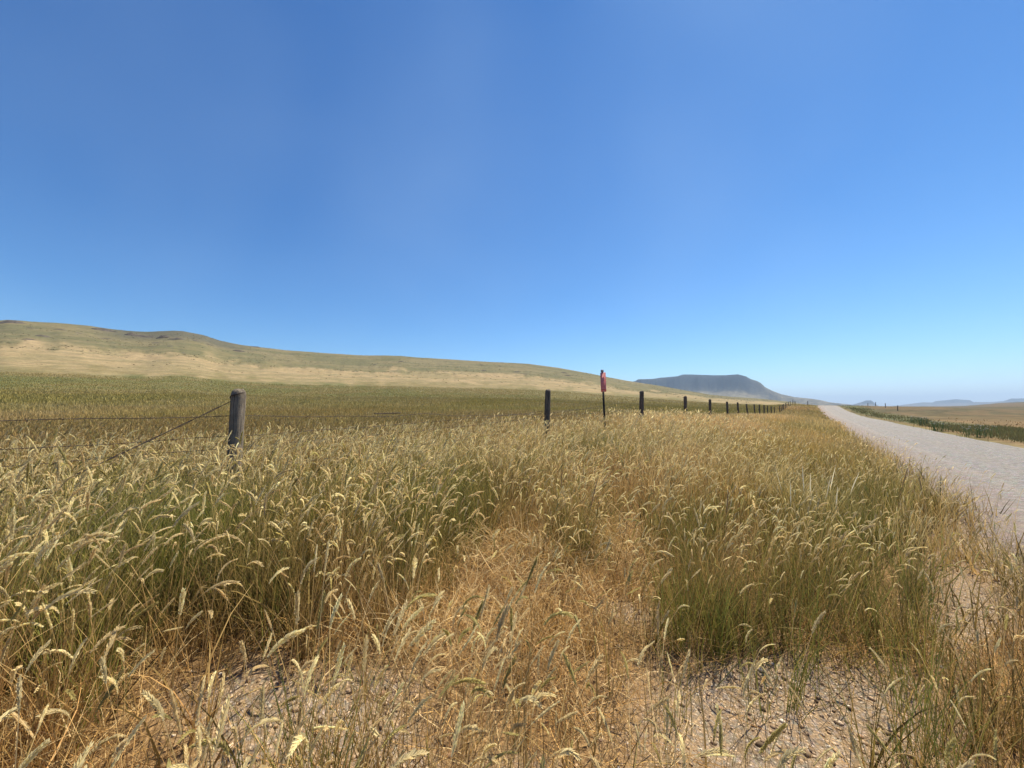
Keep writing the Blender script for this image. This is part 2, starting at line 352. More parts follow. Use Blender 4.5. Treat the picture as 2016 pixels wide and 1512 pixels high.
def build_road():
    s = np.concatenate([np.arange(-60, -8, 2.0), np.arange(-8, 14, .12), np.geomspace(14, 300, 200)])
    u = np.linspace(0, 1, 36)
    S, U = np.meshgrid(s, u, indexing='ij')
    edge = (fbm(S * .9, S * 0 + 3, 4) - .5) * .30; edge2 = (fbm(S * .5, S * 0 + 33, 4) - .5) * .35
    T = (T_L + edge) * (1 - U) + (T_R + edge2) * U
    X, Y = xy(S, T + bend(S))
    zr = smooth_interp(S, ZR_S, ZR_Z)
    crown = .05 * (1 - (2 * U - 1) ** 2) - .03 * np.exp(-((U - .48) / .07) ** 2) - .03 * np.exp(-((U - .82) / .07) ** 2)
    tx = np.minimum(U, 1 - U)
    Z = zr + crown + (fbm(X * 5, Y * 5, 3) - .5) * .018 - .085 * (1 - sm(0, .06, tx))
    ns, nu = S.shape
    i, j = np.meshgrid(np.arange(ns - 1), np.arange(nu - 1), indexing='ij')
    f = np.stack([i * nu + j, i * nu + j + 1, (i + 1) * nu + j + 1, (i + 1) * nu + j], -1).reshape(-1, 4)
    o = mesh_np('gravel_road', np.stack([X, Y, Z], -1).reshape(-1, 3), f.ravel(), np.full(len(f), 4), road_mat(), None, True)
    at = o.data.attributes.new('across', 'FLOAT', 'POINT'); at.data.foreach_set('value', U.ravel().astype(np.float32))
    tag(o, kind='structure')
    return o
build_road()

# ------------------------------------------------------------------ distant mesa, butte and mountains
def ridge_hill(name, pts, R, front, back, mat, lo, hi, cliff=.72, seed=0, base_drop=30, rough=1.0):
    pa, pe = azpix([p[0] for p in pts], [p[1] for p in pts])
    a = np.linspace(pa[0], pa[-1], 420); H = np.interp(a, pa, pe) * R
    q = np.concatenate([np.linspace(-1, 0, 46), np.linspace(0.04, 1, 24)])
    A, Q = np.meshgrid(a, q, indexing='ij')
    Hh = H[:, None] + CAMZ
    RR = R + np.where(Q < 0, Q * front, Q * back) * (.6 + .4 * np.sqrt(np.clip(Hh / Hh.max(), 0, 1)))
    b = 1 + Q            # 0 foot .. 1 rim
    gull = (fbm(A * R / 190 + seed, A * 0 + Q * 1.2, 5) - .5) * 1.6
    prof = np.where(Q <= 0, .62 * np.clip(b + gull * .16, 0, 1) ** 1.6 / .62 * cliff * np.clip(b / .86, 0, 1) ** .4 + (1 - cliff) * sm(.84, .95, b + gull * .10), 1 - Q ** 2)
    prof = np.where(Q <= 0, np.minimum(prof, 1), prof)
    prof = np.where(np.abs(Q) < .02, 1, prof)
    Z = -base_drop + (Hh + base_drop) * prof
    Z = Z + (fbm(A * R / 90 + seed, Q * 9, 4) - .5) * rough * 8 * (np.abs(Q) > .02) * np.clip(Hh / Hh.max(), .1, 1)
    Z = np.minimum(Z, np.where(Q <= 0, CAMZ + (Hh - CAMZ) * np.clip(RR / R, 0, 1), Z))
    X = RR * np.sin(A); Y = RR * np.cos(A)
    na, nq = A.shape
    i, j = np.meshgrid(np.arange(na - 1), np.arange(nq - 1), indexing='ij')
    f = np.stack([i * nq + j, i * nq + j + 1, (i + 1) * nq + j + 1, (i + 1) * nq + j], -1).reshape(-1, 4)
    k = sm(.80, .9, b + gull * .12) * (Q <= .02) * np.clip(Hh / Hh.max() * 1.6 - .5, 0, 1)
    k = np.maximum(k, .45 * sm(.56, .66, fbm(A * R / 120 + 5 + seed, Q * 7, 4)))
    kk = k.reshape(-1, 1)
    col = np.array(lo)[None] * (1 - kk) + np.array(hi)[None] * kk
    o = mesh_np(name, np.stack([X, Y, Z], -1).reshape(-1, 3), f.ravel(), np.full(len(f), 4), mat, col, True)
    return tag(o, kind='structure')
M_FAR = vcol_mat('far_hillside', .95, .010, .45, .04)
ridge_hill('mesa', [(1205, 756), (1240, 753), (1250.7, 750), (1257, 746.6), (1285, 746), (1300, 743.6), (1320, 742), (1334, 740.5), (1343.6, 737.3), (1360, 737.2), (1375, 737.7), (1400, 738.6), (1427, 738.7), (1445, 737.4), (1453, 736.7), (1468.6, 741),
    (1478.6, 746.6), (1490.5, 750), (1498, 754), (1506, 762), (1522, 770), (1538, 776), (1564, 781.7), (1597, 785), (1617, 788), (1633, 792), (1655, 794.5), (1681, 797), (1720, 799)],
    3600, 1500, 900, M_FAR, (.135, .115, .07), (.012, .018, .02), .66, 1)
ridge_hill('distant_butte', [(1672, 799), (1683, 795.4), (1696, 791.7), (1705, 788.4), (1714.6, 788.2), (1719, 790.8), (1724, 796), (1730, 799)], 7000, 700, 500, M_FAR, (.12, .10, .07), (.05, .05, .04), .7, 3, 20, .6)
ridge_hill('distant_mountains', [(1755, 800), (1767, 798.2), (1785, 796), (1800, 794), (1819, 792), (1836, 792.4), (1841.5, 789.9), (1867, 787.4), (1882, 786), (1910, 788), (1916, 791.5), (1953, 791.3), (1976, 789.5),
    (1991, 784.6), (2016, 784.4), (2080, 783), (2200, 785), (2500, 790), (2900, 799)], 8500, 2500, 1500, M_FAR, (.12, .10, .07), (.045, .05, .045), .7, 6, 20, 1.2)

# ------------------------------------------------------------------ grass
def ribbons(P, Wd, width, colors):
    """P (n,k,3) centre lines; Wd (n,3) or (n,k,3) side vectors; width (n,k); colors (n,k,3) -> verts, faces, cols"""
    n, k, _ = P.shape
    if Wd.ndim == 2: Wd = Wd[:, None, :]
    off = Wd * width[..., None] * .5
    V = np.stack([P - off, P + off], 2).reshape(-1, 3)
    C = np.repeat(colors, 2, axis=1).reshape(-1, 3)
    b = (np.arange(n) * k * 2)[:, None] + (np.arange(k - 1) * 2)[None]
    Fc = np.stack([b, b + 1, b + 3, b + 2], -1).reshape(-1, 4)
    return V, Fc, C
class Acc:
    def __init__(s): s.v = []; s.f = []; s.c = []; s.n = 0
    def add(s, V, Fc, C): s.v.append(V.astype(np.float32)); s.f.append(Fc + s.n); s.c.append(C.astype(np.float32)); s.n += len(V)
    def build(s, name, mat, label, cat):
        V = np.concatenate(s.v); Fc = np.concatenate(s.f); C = np.concatenate(s.c)
        o = mesh_np(name, V, Fc.ravel(), np.full(len(Fc), 4), mat, np.clip(C, 0, 1))
        return tag(o, label, cat, kind='stuff')
def curve(root, length, k, phi0, phib, psi, pw=2.0, wig=.0, split=None, headbend=None):
    """polyline with k+1 points; phi0 initial lean, phib extra lean to the tip; optional last part bent over (seed head)"""
    n = len(root); u = (np.arange(k) + .5) / k
    phi = phi0[:, None] + phib[:, None] * u[None] ** pw
    if split is not None:
        v = np.clip((u - split) / (1 - split), 0, 1)
        phi = phi + headbend[:, None] * v[None]
    ps = psi[:, None] + wig * np.cumsum(rng.normal(0, 1, (n, k)), 1)
    ph = np.clip(phi, -2.4, 2.4)
    step = (length / k)[:, None]
    d = np.stack([np.sin(ph) * np.cos(ps), np.sin(ph) * np.sin(ps), np.cos(ph)], -1) * step[..., None]
    P = np.concatenate([np.zeros((n, 1, 3)), np.cumsum(d, 1)], 1) + root[:, None]
    return P, d / step[..., None]
def sample_ring(r0, r1, dens, amax=70, pw=0.0):
    area = math.radians(2 * amax) / 2 * (r1 ** 2 - r0 ** 2); n = int(area * dens)
    if pw: uu = rng.random(n); e = 2 - pw; r = (r0 ** e + uu * (r1 ** e - r0 ** e)) ** (1 / e)
    else: r = np.sqrt(rng.random(n) * (r1 ** 2 - r0 ** 2) + r0 ** 2)
    a = np.radians(rng.uniform(-amax, amax, n))
    return r * np.sin(a), r * np.cos(a), r
def sample_tufts(r0, r1, dens, per, spread, amax=70, loose=.3):
    """bunch grass: most stems rise from tufts and fan outwards, the rest stand loose between them"""
    cx, cy, cr = sample_ring(r0, r1, dens * (1 - loose) / per, amax)
    k = rng.poisson(per, len(cx)); k = np.minimum(k, per * 3); idx = np.repeat(np.arange(len(cx)), k); n = len(idx)
    th = rng.uniform(-math.pi, math.pi, n); q = np.abs(rng.normal(0, 1, n)); size = rng.uniform(.5, 1.5, len(cx))[idx]
    X = cx[idx] + q * spread * size * np.cos(th); Y = cy[idx] + q * spread * size * np.sin(th)
    lx, ly, lr = sample_ring(r0, r1, dens * loose, amax); m = len(lx)
    X = np.concatenate([X, lx]); Y = np.concatenate([Y, ly])
    psi = np.concatenate([th, rng.uniform(-math.pi, math.pi, m)]); out = np.concatenate([np.clip(q, 0, 2.2), np.zeros(m)])
    tone = np.concatenate([rng.normal(0, 1, len(cx))[idx], rng.normal(0, .6, m)])
    return X, Y, np.hypot(X, Y), psi, out, tone
def clump(X, Y, sc, lo=.4, hi=.6):
    return sm(lo, hi, fbm(X * sc + 7, Y * sc + 3, 2))
STRAW = np.array([.76, .58, .30]); GOLD = np.array([.68, .45, .16]); RUST = np.array([.62, .35, .13]); OLIVE = np.array([.215, .185, .042]); GREEN_ = np.array([.125, .165, .042]); BROWN = np.array([.34, .21, .08]); PALE = np.array([.95, .82, .47])
PINK = np.array([.50, .33, .18])
def mixv(a, b, k): return a + (b - a) * k[:, None]
def info(X, Y, zo=.3):
    gx, gy, z = region(X, Y, zo); bx, by, _ = region(X, Y, 0)
    s, t = st(X, Y); t = t - bend(s)
    return dict(z=z, green=np.clip(blobs(gx, gy, GREEN), 0, 1), flat=np.clip(blobs(gx, gy, FLAT), 0, 1), bare=np.clip(blobs(bx, by, BARE), 0, 1), s=s, t=t, gx=gx, gy=gy)
def side_ok(s, t):
    """probability a plant can stand here: none on the road, thinning along its near edge"""
    e = (fbm(s * 1.7, s * 0 + 11, 3) - .5) * .5
    left = 1 - sm(.75, 1.5, t + e); right = .1 * sm(T_R - .1, T_R + .2, t + e) + .9 * sm(T_R + .1, T_R + 1.1, t + e * 1.5)
    return np.where(t < 2.5, left, right)
def perp(T, rho):
    """side vector perpendicular to tangent T (n,3), turned by rho"""
    up = np.array([0, 0, 1.0]); B = np.cross(T, up[None]); nn = np.linalg.norm(B, axis=-1, keepdims=True)
    B = np.where(nn < 1e-3, np.array([1., 0, 0]), B / np.maximum(nn, 1e-3)); Nn = np.cross(B, T)
    return B * np.cos(rho)[..., None] + Nn * np.sin(rho)[..., None]

def stalks(acc, hacc, X, Y, I, hgt, kseg, hk, sw, detail, colbase, coltip, headc, headlen, keep):
    """seed stalks: thin stem with a nodding comb-like spike at the tip"""
    X, Y = X[keep], Y[keep]; I = {k: v[keep] for k, v in I.items()}; hgt = hgt[keep]; colbase = colbase[keep]; coltip = coltip[keep]; headc = headc[keep]; headlen = headlen[keep]; sw = sw[keep] if np.ndim(sw) else np.full(keep.sum(), sw)
    n = len(X); root = np.stack([X, Y, I['z'] - .01], -1)
    psi = rng.normal(-.15, 1.25, n)           # wind leans most of them towards the right of the view
    if 'psi' in I:
        o_ = I['out'] * .6; psi = np.arctan2(np.sin(psi) + o_ * np.sin(I['psi']), np.cos(psi) + o_ * np.cos(I['psi']))
    phi0 = (.16 * I['out'] if 'out' in I else 0) + np.abs(rng.normal(0, .16, n)) + .3 * I['flat'] * rng.random(n); phib = np.abs(rng.normal(.25, .28, n))
    L = hgt + headlen; split = 1 - .17
    hb = np.abs(rng.normal(.85, .55, n)) * np.where(rng.random(n) < .4, .25, 1)
    P, T = curve(root, hgt, kseg, phi0, phib, psi, 2.2, .05)
    u = np.linspace(0, 1, kseg + 1)[None]
    wv = perp(T[:, kseg // 2], rng.uniform(0, 3.14, n))
    cc = colbase[:, None] * (1 - u[..., None]) + coltip[:, None] * u[..., None]
    acc.add(*ribbons(P, wv, sw[:, None] * (1 - .55 * u), cc))
    # head axis
    pe = phi0 + phib
    ha, hT = curve(P[:, -1], headlen, hk, pe, hb, psi, 1.2, .02)
    if detail == 0:
        uu = np.linspace(0, 1, hk + 1)[None]; wd = np.sin(np.clip(uu * .92 + .10, 0, 1) * math.pi) ** .7
        wv = perp(hT[:, 0], rng.uniform(0, 3.14, n))
        hw = headlen * .16 + .35 * sw
        cols = np.repeat(headc[:, None], hk + 1, 1) * rng.uniform(.8, 1.15, (n, hk + 1, 1))
        hacc.add(*ribbons(ha, wv, hw[:, None] * wd, cols))
        if rng is not None:
            wv2 = perp(hT[:, 0], rng.uniform(0, 3.14, n)); hacc.add(*ribbons(ha, wv2, hw[:, None] * wd * .7, cols * .92))
    else:
        rho = rng.uniform(0, 3.14, n); j = np.arange(hk)
        for sgn in (-1, 1):
            Pb = ha[:, :-1] + (ha[:, 1:] - ha[:, :-1]) * (.25 if sgn < 0 else .75)
            W = perp(hT, np.repeat(rho[:, None], hk, 1)) * sgn
            ang = rng.uniform(.2, .46, (n, hk, 1)); taper = (.55 + .6 * np.sin((j + 1.2) / (hk + 1.4) * math.pi))[None, :, None]
            ln = headlen[:, None, None] * .17 * taper * rng.uniform(.85, 1.2, (n, hk, 1))
            D = hT * np.cos(ang) + W * np.sin(ang)
            Q = np.cross(hT, W); Q = Q / np.maximum(np.linalg.norm(Q, axis=-1, keepdims=True), 1e-6)
            wq = ln * .20
            tilt = rng.normal(0, .35, (n, hk, 1)); side = Q * np.cos(tilt) + np.cross(D, Q) * np.sin(tilt)
            mid = Pb + D * ln * .42; tip = Pb + D * ln
            V = np.stack([Pb, mid - side * wq + W * wq * .4, tip, mid + side * wq + W * wq * .4], 2).reshape(-1, 3)
            Fc = np.arange(len(V)).reshape(-1, 4)
            c = headc[:, None, None] * rng.uniform(.82, 1.15, (n, hk, 1, 1)) * np.array([.8, 1, 1.12, 1])[None, None, :, None]
            hacc.add(V, Fc, c.reshape(-1, 3))
            # flat lower glume in the comb plane, so the spike reads from its broad side too
            mid2 = Pb + D * ln * .38
            W2 = np.cross(D, Q)
            V = np.stack([Pb, mid2 - W2 * wq * .9, tip, mid2 + W2 * wq * .9], 2).reshape(-1, 3)
            hacc.add(V, np.arange(len(V)).reshape(-1, 4), (c * .95).reshape(-1, 3))
        wv = perp(hT[:, 0], rng.uniform(0, 3.14, n))
        hacc.add(*ribbons(ha, wv, np.repeat(headlen[:, None] * .05, hk + 1, 1), np.repeat(headc[:, None] * .8, hk + 1, 1)))
def leaves(acc, X, Y, I, length, k, wid, phi0, phib, cb, ct, keep, pw=1.6, wig=.05, zo=0.0):
    psi_ = I['psi'][keep] if 'psi' in I else None
    if 'out' in I: phi0 = phi0 + .22 * I['out']
    X, Y, z = X[keep], Y[keep], I['z'][keep]; n = len(X)
    if n == 0: return
    length, phi0, phib, cb, ct = length[keep], phi0[keep], phib[keep], cb[keep], ct[keep]; wid = wid[keep] if np.ndim(wid) else np.full(n, wid)
    zz = z - .005 + (zo[keep] if np.ndim(zo) else zo)
    P, T = curve(np.stack([X, Y, zz], -1), length, k, phi0, phib, rng.uniform(-3.14, 3.14, n) if psi_ is None else psi_ + rng.normal(0, .5, n), pw, wig)
    g = ground_h(P[:, -1, 0], P[:, -1, 1]); low = np.maximum(0, g + .004 - P[:, -1, 2])
    P[..., 2] += low[:, None] * np.linspace(0, 1, k + 1)[None]
    u = np.linspace(0, 1, k + 1)[None]
    wv = perp(T[:, 0], rng.uniform(0, 3.14, n))
    acc.add(*ribbons(P, wv, wid[:, None] * (1 - u ** 2 * .85), cb[:, None] * (1 - u[..., None]) + ct[:, None] * u[..., None]))
def bright(n, lo=.7, hi=1.25): return rng.uniform(lo, hi, n)[:, None]

def cols(I, X, Y):
    n = len(X); s, t = I['s'], I['t']
    dry = clump(X, Y, 1.1, .35, .65)
    fld = sm(-3.3, -5.5, t)
    tipc = mixv(np.repeat(STRAW[None], n, 0), GOLD, .5 * dry + .3 * rng.random(n))
    tipc = mixv(tipc, RUST * 1.1, I['flat'] * .8)
    tipc = mixv(tipc, OLIVE * 1.3, I['green'] * .55 * rng.random(n) * 1.3)
    tipc = mixv(tipc, OLIVE * 1.5, .35 * sm(-1.6, -.4, t) * sm(1.6, .5, t) * sm(2.2, 3, s))
    tipc = mixv(tipc, PINK, sm(28, 60, s) * .6)
    tipc = mixv(tipc, mixv(np.repeat(BROWN[None] * 1.0, n, 0), np.array([.17, .165, .06]), sm(12, 34, np.hypot(X, Y))), fld * .65)
    base = mixv(np.repeat(GOLD[None] * .75, n, 0), RUST * .8, dry)  # stem bases darker than tips: sheath colour with some shade painted in
    base = mixv(base, GREEN_ * 1.15, np.clip(I['green'] * 1.15, 0, 1))
    base = mixv(base, OLIVE, fld * .6)
    return base, tipc, fld

tall = Acc(); heads = Acc(); litter = Acc(); fieldg = Acc(); verge = Acc()
# --- ring 1: within three metres
def hmap(I, X, Y):
    left = sm(-.1, -1.4, I['t']); h = .46 + .07 * left - .05 * sm(-2.2, -3.4, I['t'])
    h = h * (1 - .45 * I['flat'])
    return h
def ring(r0, r1, ds, dl, dlit, kst, hk, detail, wmul, hw):
    X, Y, r, psi, out, tone = sample_tufts(r0, r1, ds, 16, .035, loose=.35); I = info(X, Y); I['psi'] = psi; I['out'] = out; n = len(X)
    ok = side_ok(I['s'], I['t']); cl = .15 + .85 * clump(X, Y, 3.2, .38, .58)
    dens = ok * cl * (1 - .95 * np.clip(I['bare'] * 1.5, 0, 1)) * (1 - .9 * np.minimum(I['flat'], 1)) * (1 - .55 * sm(-1.1, .2, I['t'])) * .95 * (1 - .2 * sm(0, .9, I['t']))
    keep = (rng.random(n) < dens) & (I['t'] > T_FENCE - 1.5)
    b, tp, fld = cols(I, X, Y); h = hmap(I, X, Y) * rng.uniform(.72, 1.25, n) * (1 + .07 * np.clip(tone, -2, 2))
    short = rng.random(n) < .3 * (.5 + I['bare']); h = np.where(short, h * .55, h)
    hl = rng.uniform(.038, .074, n) * (1 - .18 * sm(-1, .5, I['t'])) * (1 + .18 * sm(-.6, -1.6, I['t']))
    hc = mixv(np.repeat(PALE[None], n, 0), STRAW, rng.random(n) ** 1.8 * .9); hc = mixv(hc, OLIVE * 2.0, (rng.random(n) < .2) * .65); hc = hc * bright(n, .8, 1.12)
    stalks(tall, heads, X, Y, I, h, kst, hk, np.full(n, .0019 * wmul), detail, b * bright(n), tp * bright(n), hc, hl, keep)
    # leaves and bare stems rising from the tufts
    X, Y, r, psi, out, tone = sample_tufts(r0, r1, dl, 70, .032, loose=.22); I = info(X, Y); I['psi'] = psi; I['out'] = out; n = len(X); cl = .25 + .75 * clump(X, Y, 4.5, .38, .6)
    dens = side_ok(I['s'], I['t']) * cl * (1 - .97 * np.clip(I['bare'] * 1.5, 0, 1)) * (1 - .78 * I['flat']) * (.55 + .45 * I['green'])
    keep = (rng.random(n) < dens) & (I['t'] > T_FENCE - 1.5)
    b, tp, fld = cols(I, X, Y); h = hmap(I, X, Y) * rng.uniform(.3, .98, n)
    tn = np.clip(tone * .55 + .6 * sm(-.8, .4, I['t']) + .25, 0, 1) * (1 - .8 * np.minimum(I['flat'], 1)); b = mixv(b, OLIVE * .7, tn * .85); tp = mixv(tp, OLIVE * 1.1, tn * .7)  # olive by tuft tone; darker low on the blade to paint in shade
    dk = rng.random(n) < .3; b = np.where(dk[:, None], b * .45, b); tp = np.where(dk[:, None], tp * .5, tp)  # random share of leaves darkened, standing in for deep shade inside the clumps
    leaves(tall, X, Y, I, h, max(3, kst - 2), wmul * np.where(rng.random(n) < .18, rng.uniform(.0035, .0065, n), rng.uniform(.0015, .0030, n)), np.abs(rng.normal(.06, .14, n)), np.abs(rng.normal(.35, .5, n)), b * bright(n, .55, 1.1), mixv(b, tp, .25 + .5 * rng.random(n)) * bright(n, .6, 1.2), keep)
    # tufts of fresher green stems
    X, Y, r, psi, out, tone = sample_tufts(r0, r1, dl, 60, .04, loose=.1); I = info(X, Y); I['psi'] = psi; I['out'] = out; n = len(X); cl = clump(X, Y, 5.5, .42, .58)
    keep = (rng.random(n) < side_ok(I['s'], I['t']) * (.2 + .8 * cl) * np.clip(I['green'] * 1.25 - .1, 0, 1)) & (I['t'] > T_FENCE - 1.5)
    h = hmap(I, X, Y) * rng.uniform(.45, 1.0, n); gc = mixv(np.repeat(GREEN_[None], n, 0), OLIVE * 1.3, rng.random(n))
    leaves(tall, X, Y, I, h, max(3, kst - 2), .0026 * wmul, np.abs(rng.normal(.05, .08, n)), np.abs(rng.normal(.22, .28, n)), gc * bright(n, .7, 1.2), gc * bright(n, .9, 1.6), keep)
    # dry fallen litter
    X, Y, r = sample_ring(r0, r1, dlit); I = info(X, Y); n = len(X); cl = .3 + .7 * clump(X, Y, 3.7, .4, .6)
    dens = side_ok(I['s'], I['t']) * cl * (1 - .95 * np.clip(I['bare'] * 1.4, 0, 1)) * (.3 + .9 * np.maximum(I['flat'], .5 * (I['gy'] > 1120)))
    dens = dens * (1 + .6 * np.minimum(I['flat'], 1)); keep = (rng.random(n) < dens) & (I['t'] > T_FENCE)
    lc = mixv(np.repeat(GOLD[None], n, 0), RUST, rng.random(n)); lc = mixv(lc, STRAW * 1.05, (rng.random(n) < .35 + .4 * np.minimum(I['flat'], 1)) * .9); lc = mixv(lc, BROWN, (rng.random(n) < .25) * .8)
    zo = rng.random(n) ** 1.5 * (.05 + .19 * np.minimum(I['flat'], 1.2))
    leaves(litter, X, Y, I, rng.uniform(.06, .26, n), max(3, kst - 2), .0022 * wmul, rng.uniform(.5, 1.5, n), rng.normal(.2, .5, n), lc * bright(n, .6, 1.2), lc * bright(n, .8, 1.35), keep, 1.3, .18, zo)
ring(.35, 3.0, 1300, 5600, 4600, 6, 11, 1, 1.0, 1)
ring(3.0, 6.5, 800, 1900, 700, 5, 7, 1, 1.6, 1)
ring(6.5, 14, 240, 480, 110, 4, 4, 0, 2.9, 1)

# --- beyond: roadside strip 14 m to 120 m, and the field behind the fence
def far_ring(r0, r1, dens, lo, hi, wmul, k, pw=0.0, amax=66):
    X, Y, r = sample_ring(r0, r1, dens, amax, pw); I = info(X, Y, .2); n = len(X)
    ok = side_ok(I['s'], I['t']); fld = sm(-3.3, -4.5, I['t'])
    b, tp, _ = cols(I, X, Y)
    nz = fbm(X / 6, Y / 6 + 4, 3); nl = fbm(X / 28 + 2, Y / 28, 3); cg = np.clip(sm(.46, .62, nz) * .6 + sm(.45, .6, nl) * .7, 0, 1)
    tp = mixv(tp, OLIVE * 1.25, cg * .6); b = mixv(b, OLIVE, cg * .6); tp = mixv(tp, BROWN * .85, sm(.5, .64, fbm(X / 16 - 7, Y / 16, 3)) * .5 * fld * sm(40, 20, r))
    hd = rng.random(n) < .14; tp = np.where(hd[:, None], tp * 1.35 + .04, tp)
    right = I['t'] > 3
    vg = sm(T_R, T_R + .4, I['t']) * (1 - sm(T_R + 2.6, T_R + 4.2, I['t'] + (nz - .5) * 5)); gap = np.exp(-((I['s'] - 47) / 3.2) ** 2)
    rc = mixv(np.repeat(np.array([[.21, .145, .075]]), n, 0), BROWN * .7, rng.random(n)); rc = mixv(rc, np.array([.15, .165, .07]), vg * (.3 + .65 * rng.random(n)))
    b = np.where(right[:, None], rc * .8, b); tp = np.where(right[:, None], rc * 1.05, tp)
    h = rng.uniform(lo, hi, n) * np.where(fld > .5, .95, 1.0) * np.where(right, .28 + .22 * vg, 1) * np.where(right & (vg > .3), .6 + .8 * nz, 1)
    h = np.where(~right & (fld < .5), h * (1 - .4 * sm(-.3, .9, I['t'])), h)
    ok = ok * np.where(right, (.25 * sm(60, 30, r) + .75 * vg) * (1 - gap * vg), 1)
    keep = (rng.random(n) < ok * (.45 + .55 * clump(X, Y, .8, .35, .6)))
    w = (np.where(r < 60, .0011 * r, .066 + .0005 * (r - 60)) + .003) * wmul * np.where(I['t'] > 3, .6, 1)
    for acc, sel in ((tall, (~right) & (fld < .5)), (fieldg, (~right) & (fld >= .5)), (verge, right)):
        kk = keep & sel
        leaves(acc, X, Y, I, h, k, w, np.abs(rng.normal(.1, .2, n)), np.abs(rng.normal(.35, .4, n)), b * bright(n, .7, 1.15), tp * bright(n, .75, 1.3), kk, 1.6, .03)
# field just behind the fence with seed heads
X, Y, r = sample_ring(4.0, 14, 260); I = info(X, Y); n = len(X)
b, tp, fld = cols(I, X, Y)
keep = (I['t'] < T_FENCE - .2) & (rng.random(n) < .45 + .55 * clump(X, Y, 1.0))
hc = mixv(np.repeat(STRAW[None] * .62, n, 0), OLIVE * 1.5, rng.random(n) * .7) * bright(n, .75, 1.25)
stalks(fieldg, fieldg, X, Y, I, rng.uniform(.3, .55, n), 3, 3, np.full(n, .0055), 0, b * bright(n), mixv(tp, OLIVE * 1.6, .4 * rng.random(n)) * bright(n), hc, rng.uniform(.05, .08, n), keep)
far_ring(4.0, 14, 420, .3, .55, 1.0, 3)
far_ring(14, 34, 130, .3, .5, 1.0, 3)
far_ring(34, 90, 22, .28, .45, 1.15, 2)
far_ring(90, 205, 4.0, .18, .34, .8, 2, 1.3)

# a few taller pale spikes standing above the rest near the road
pts_ = np.array([ray_hit(a, b)[:2] for a, b in [(1566, 1100), (1560, 1120), (1590, 1110), (1612, 1120), (1600, 1105), (1622, 1090), (1640, 1130), (1655, 1090), (1835, 1090), (1760, 1080), (1100, 1110), (1425, 1150), (1140, 1180)]])
X, Y = pts_[:, 0], pts_[:, 1]; I = info(X, Y); n = len(X)
P, T = curve(np.stack([X, Y, I['z']], -1), rng.uniform(.55, .72, n), 10, np.abs(rng.normal(.06, .05, n)), np.abs(rng.normal(.18, .12, n)), rng.normal(0, .8, n), 1.5, .02)
u = np.linspace(0, 1, 11)[None]; wd = np.where(u < .72, .0022, .0055 * np.sin(np.clip((u - .70) / .32, 0, 1) * math.pi) + .001); cc = np.repeat(np.array([[.42, .36, .14]]), n * 11, 0).reshape(n, 11, 3); cc[:, 8:] = (.88, .80, .58); cc[8:, :] = (.30, .20, .12)
tall.add(*ribbons(P, perp(T[:, 0], rng.uniform(-.3, .3, n)), np.repeat(wd, n, 0), cc)); heads.add(*ribbons(P[:, 7:], perp(T[:, 0], rng.uniform(1.2, 1.9, n)), np.repeat(wd[:, 7:], n, 0), cc[:, 7:]))

tall.build('roadside_grass', M_GRASS, 'tall golden and green wild grass filling the roadside between fence and gravel road', 'grass')
heads.build('seed_heads', M_HEAD, 'pale nodding seed spikes on top of the tall roadside grass in the foreground', 'grass seed heads')
litter.build('dry_litter', M_GRASS, 'dead rusty straw lying matted between the roadside grass clumps', 'dry grass')
fieldg.build('field_grass', M_FIELD, 'olive brown pasture grass of the open field behind the wire fence', 'grass')
verge.build('verge_grass', M_FIELD, 'dark green and brown grass on the far side of the gravel road', 'grass')

scrub = Acc(); n = 6500
rr_ = rng.uniform(270, 705, n); aa_ = np.radians(rng.uniform(-68, 34, n)); X = rr_ * np.sin(aa_); Y = rr_ * np.cos(aa_)
kp = rng.random(n) < np.where(rr_ < 400, .12, 1.0) * sm(.42, .6, fbm(X / 40, Y / 40 + 8, 4)); X, Y, rr_ = X[kp], Y[kp], rr_[kp]; Z = ground_h(X, Y); n = len(X)
for k in range(4):
    o1 = rng.normal(0, .5, (n, 3)) * (1, 1, 0); w_ = rng.uniform(.2, .8, n); h_ = rng.uniform(.1, .3, n); th = rng.uniform(0, 3.14, n)
    d = np.stack([np.cos(th), np.sin(th), np.zeros(n)], -1) * w_[:, None]; c = np.stack([X, Y, Z], -1) + o1; lean = rng.normal(0, .3, (n, 3)) * (1, 1, 0) + np.stack([np.zeros(n)] * 2 + [h_], -1)
    V = np.stack([c - d * .9, c + d * .9, c + d * .45 + lean, c - d * .5 + lean * 1.1], 1).reshape(-1, 3)
    cc = mixv(np.repeat(np.array([[.11, .10, .05]]), n, 0), np.array([.18, .15, .075]), rng.random(n)) * bright(n, .7, 1.1)
    scrub.add(V, np.arange(len(V)).reshape(-1, 4), np.repeat(cc, 4, 0))
scrub.build('hillside_scrub', M_FIELD, 'low dark scrub and bunch grass speckling the upper slope of the left hill', 'scrub')

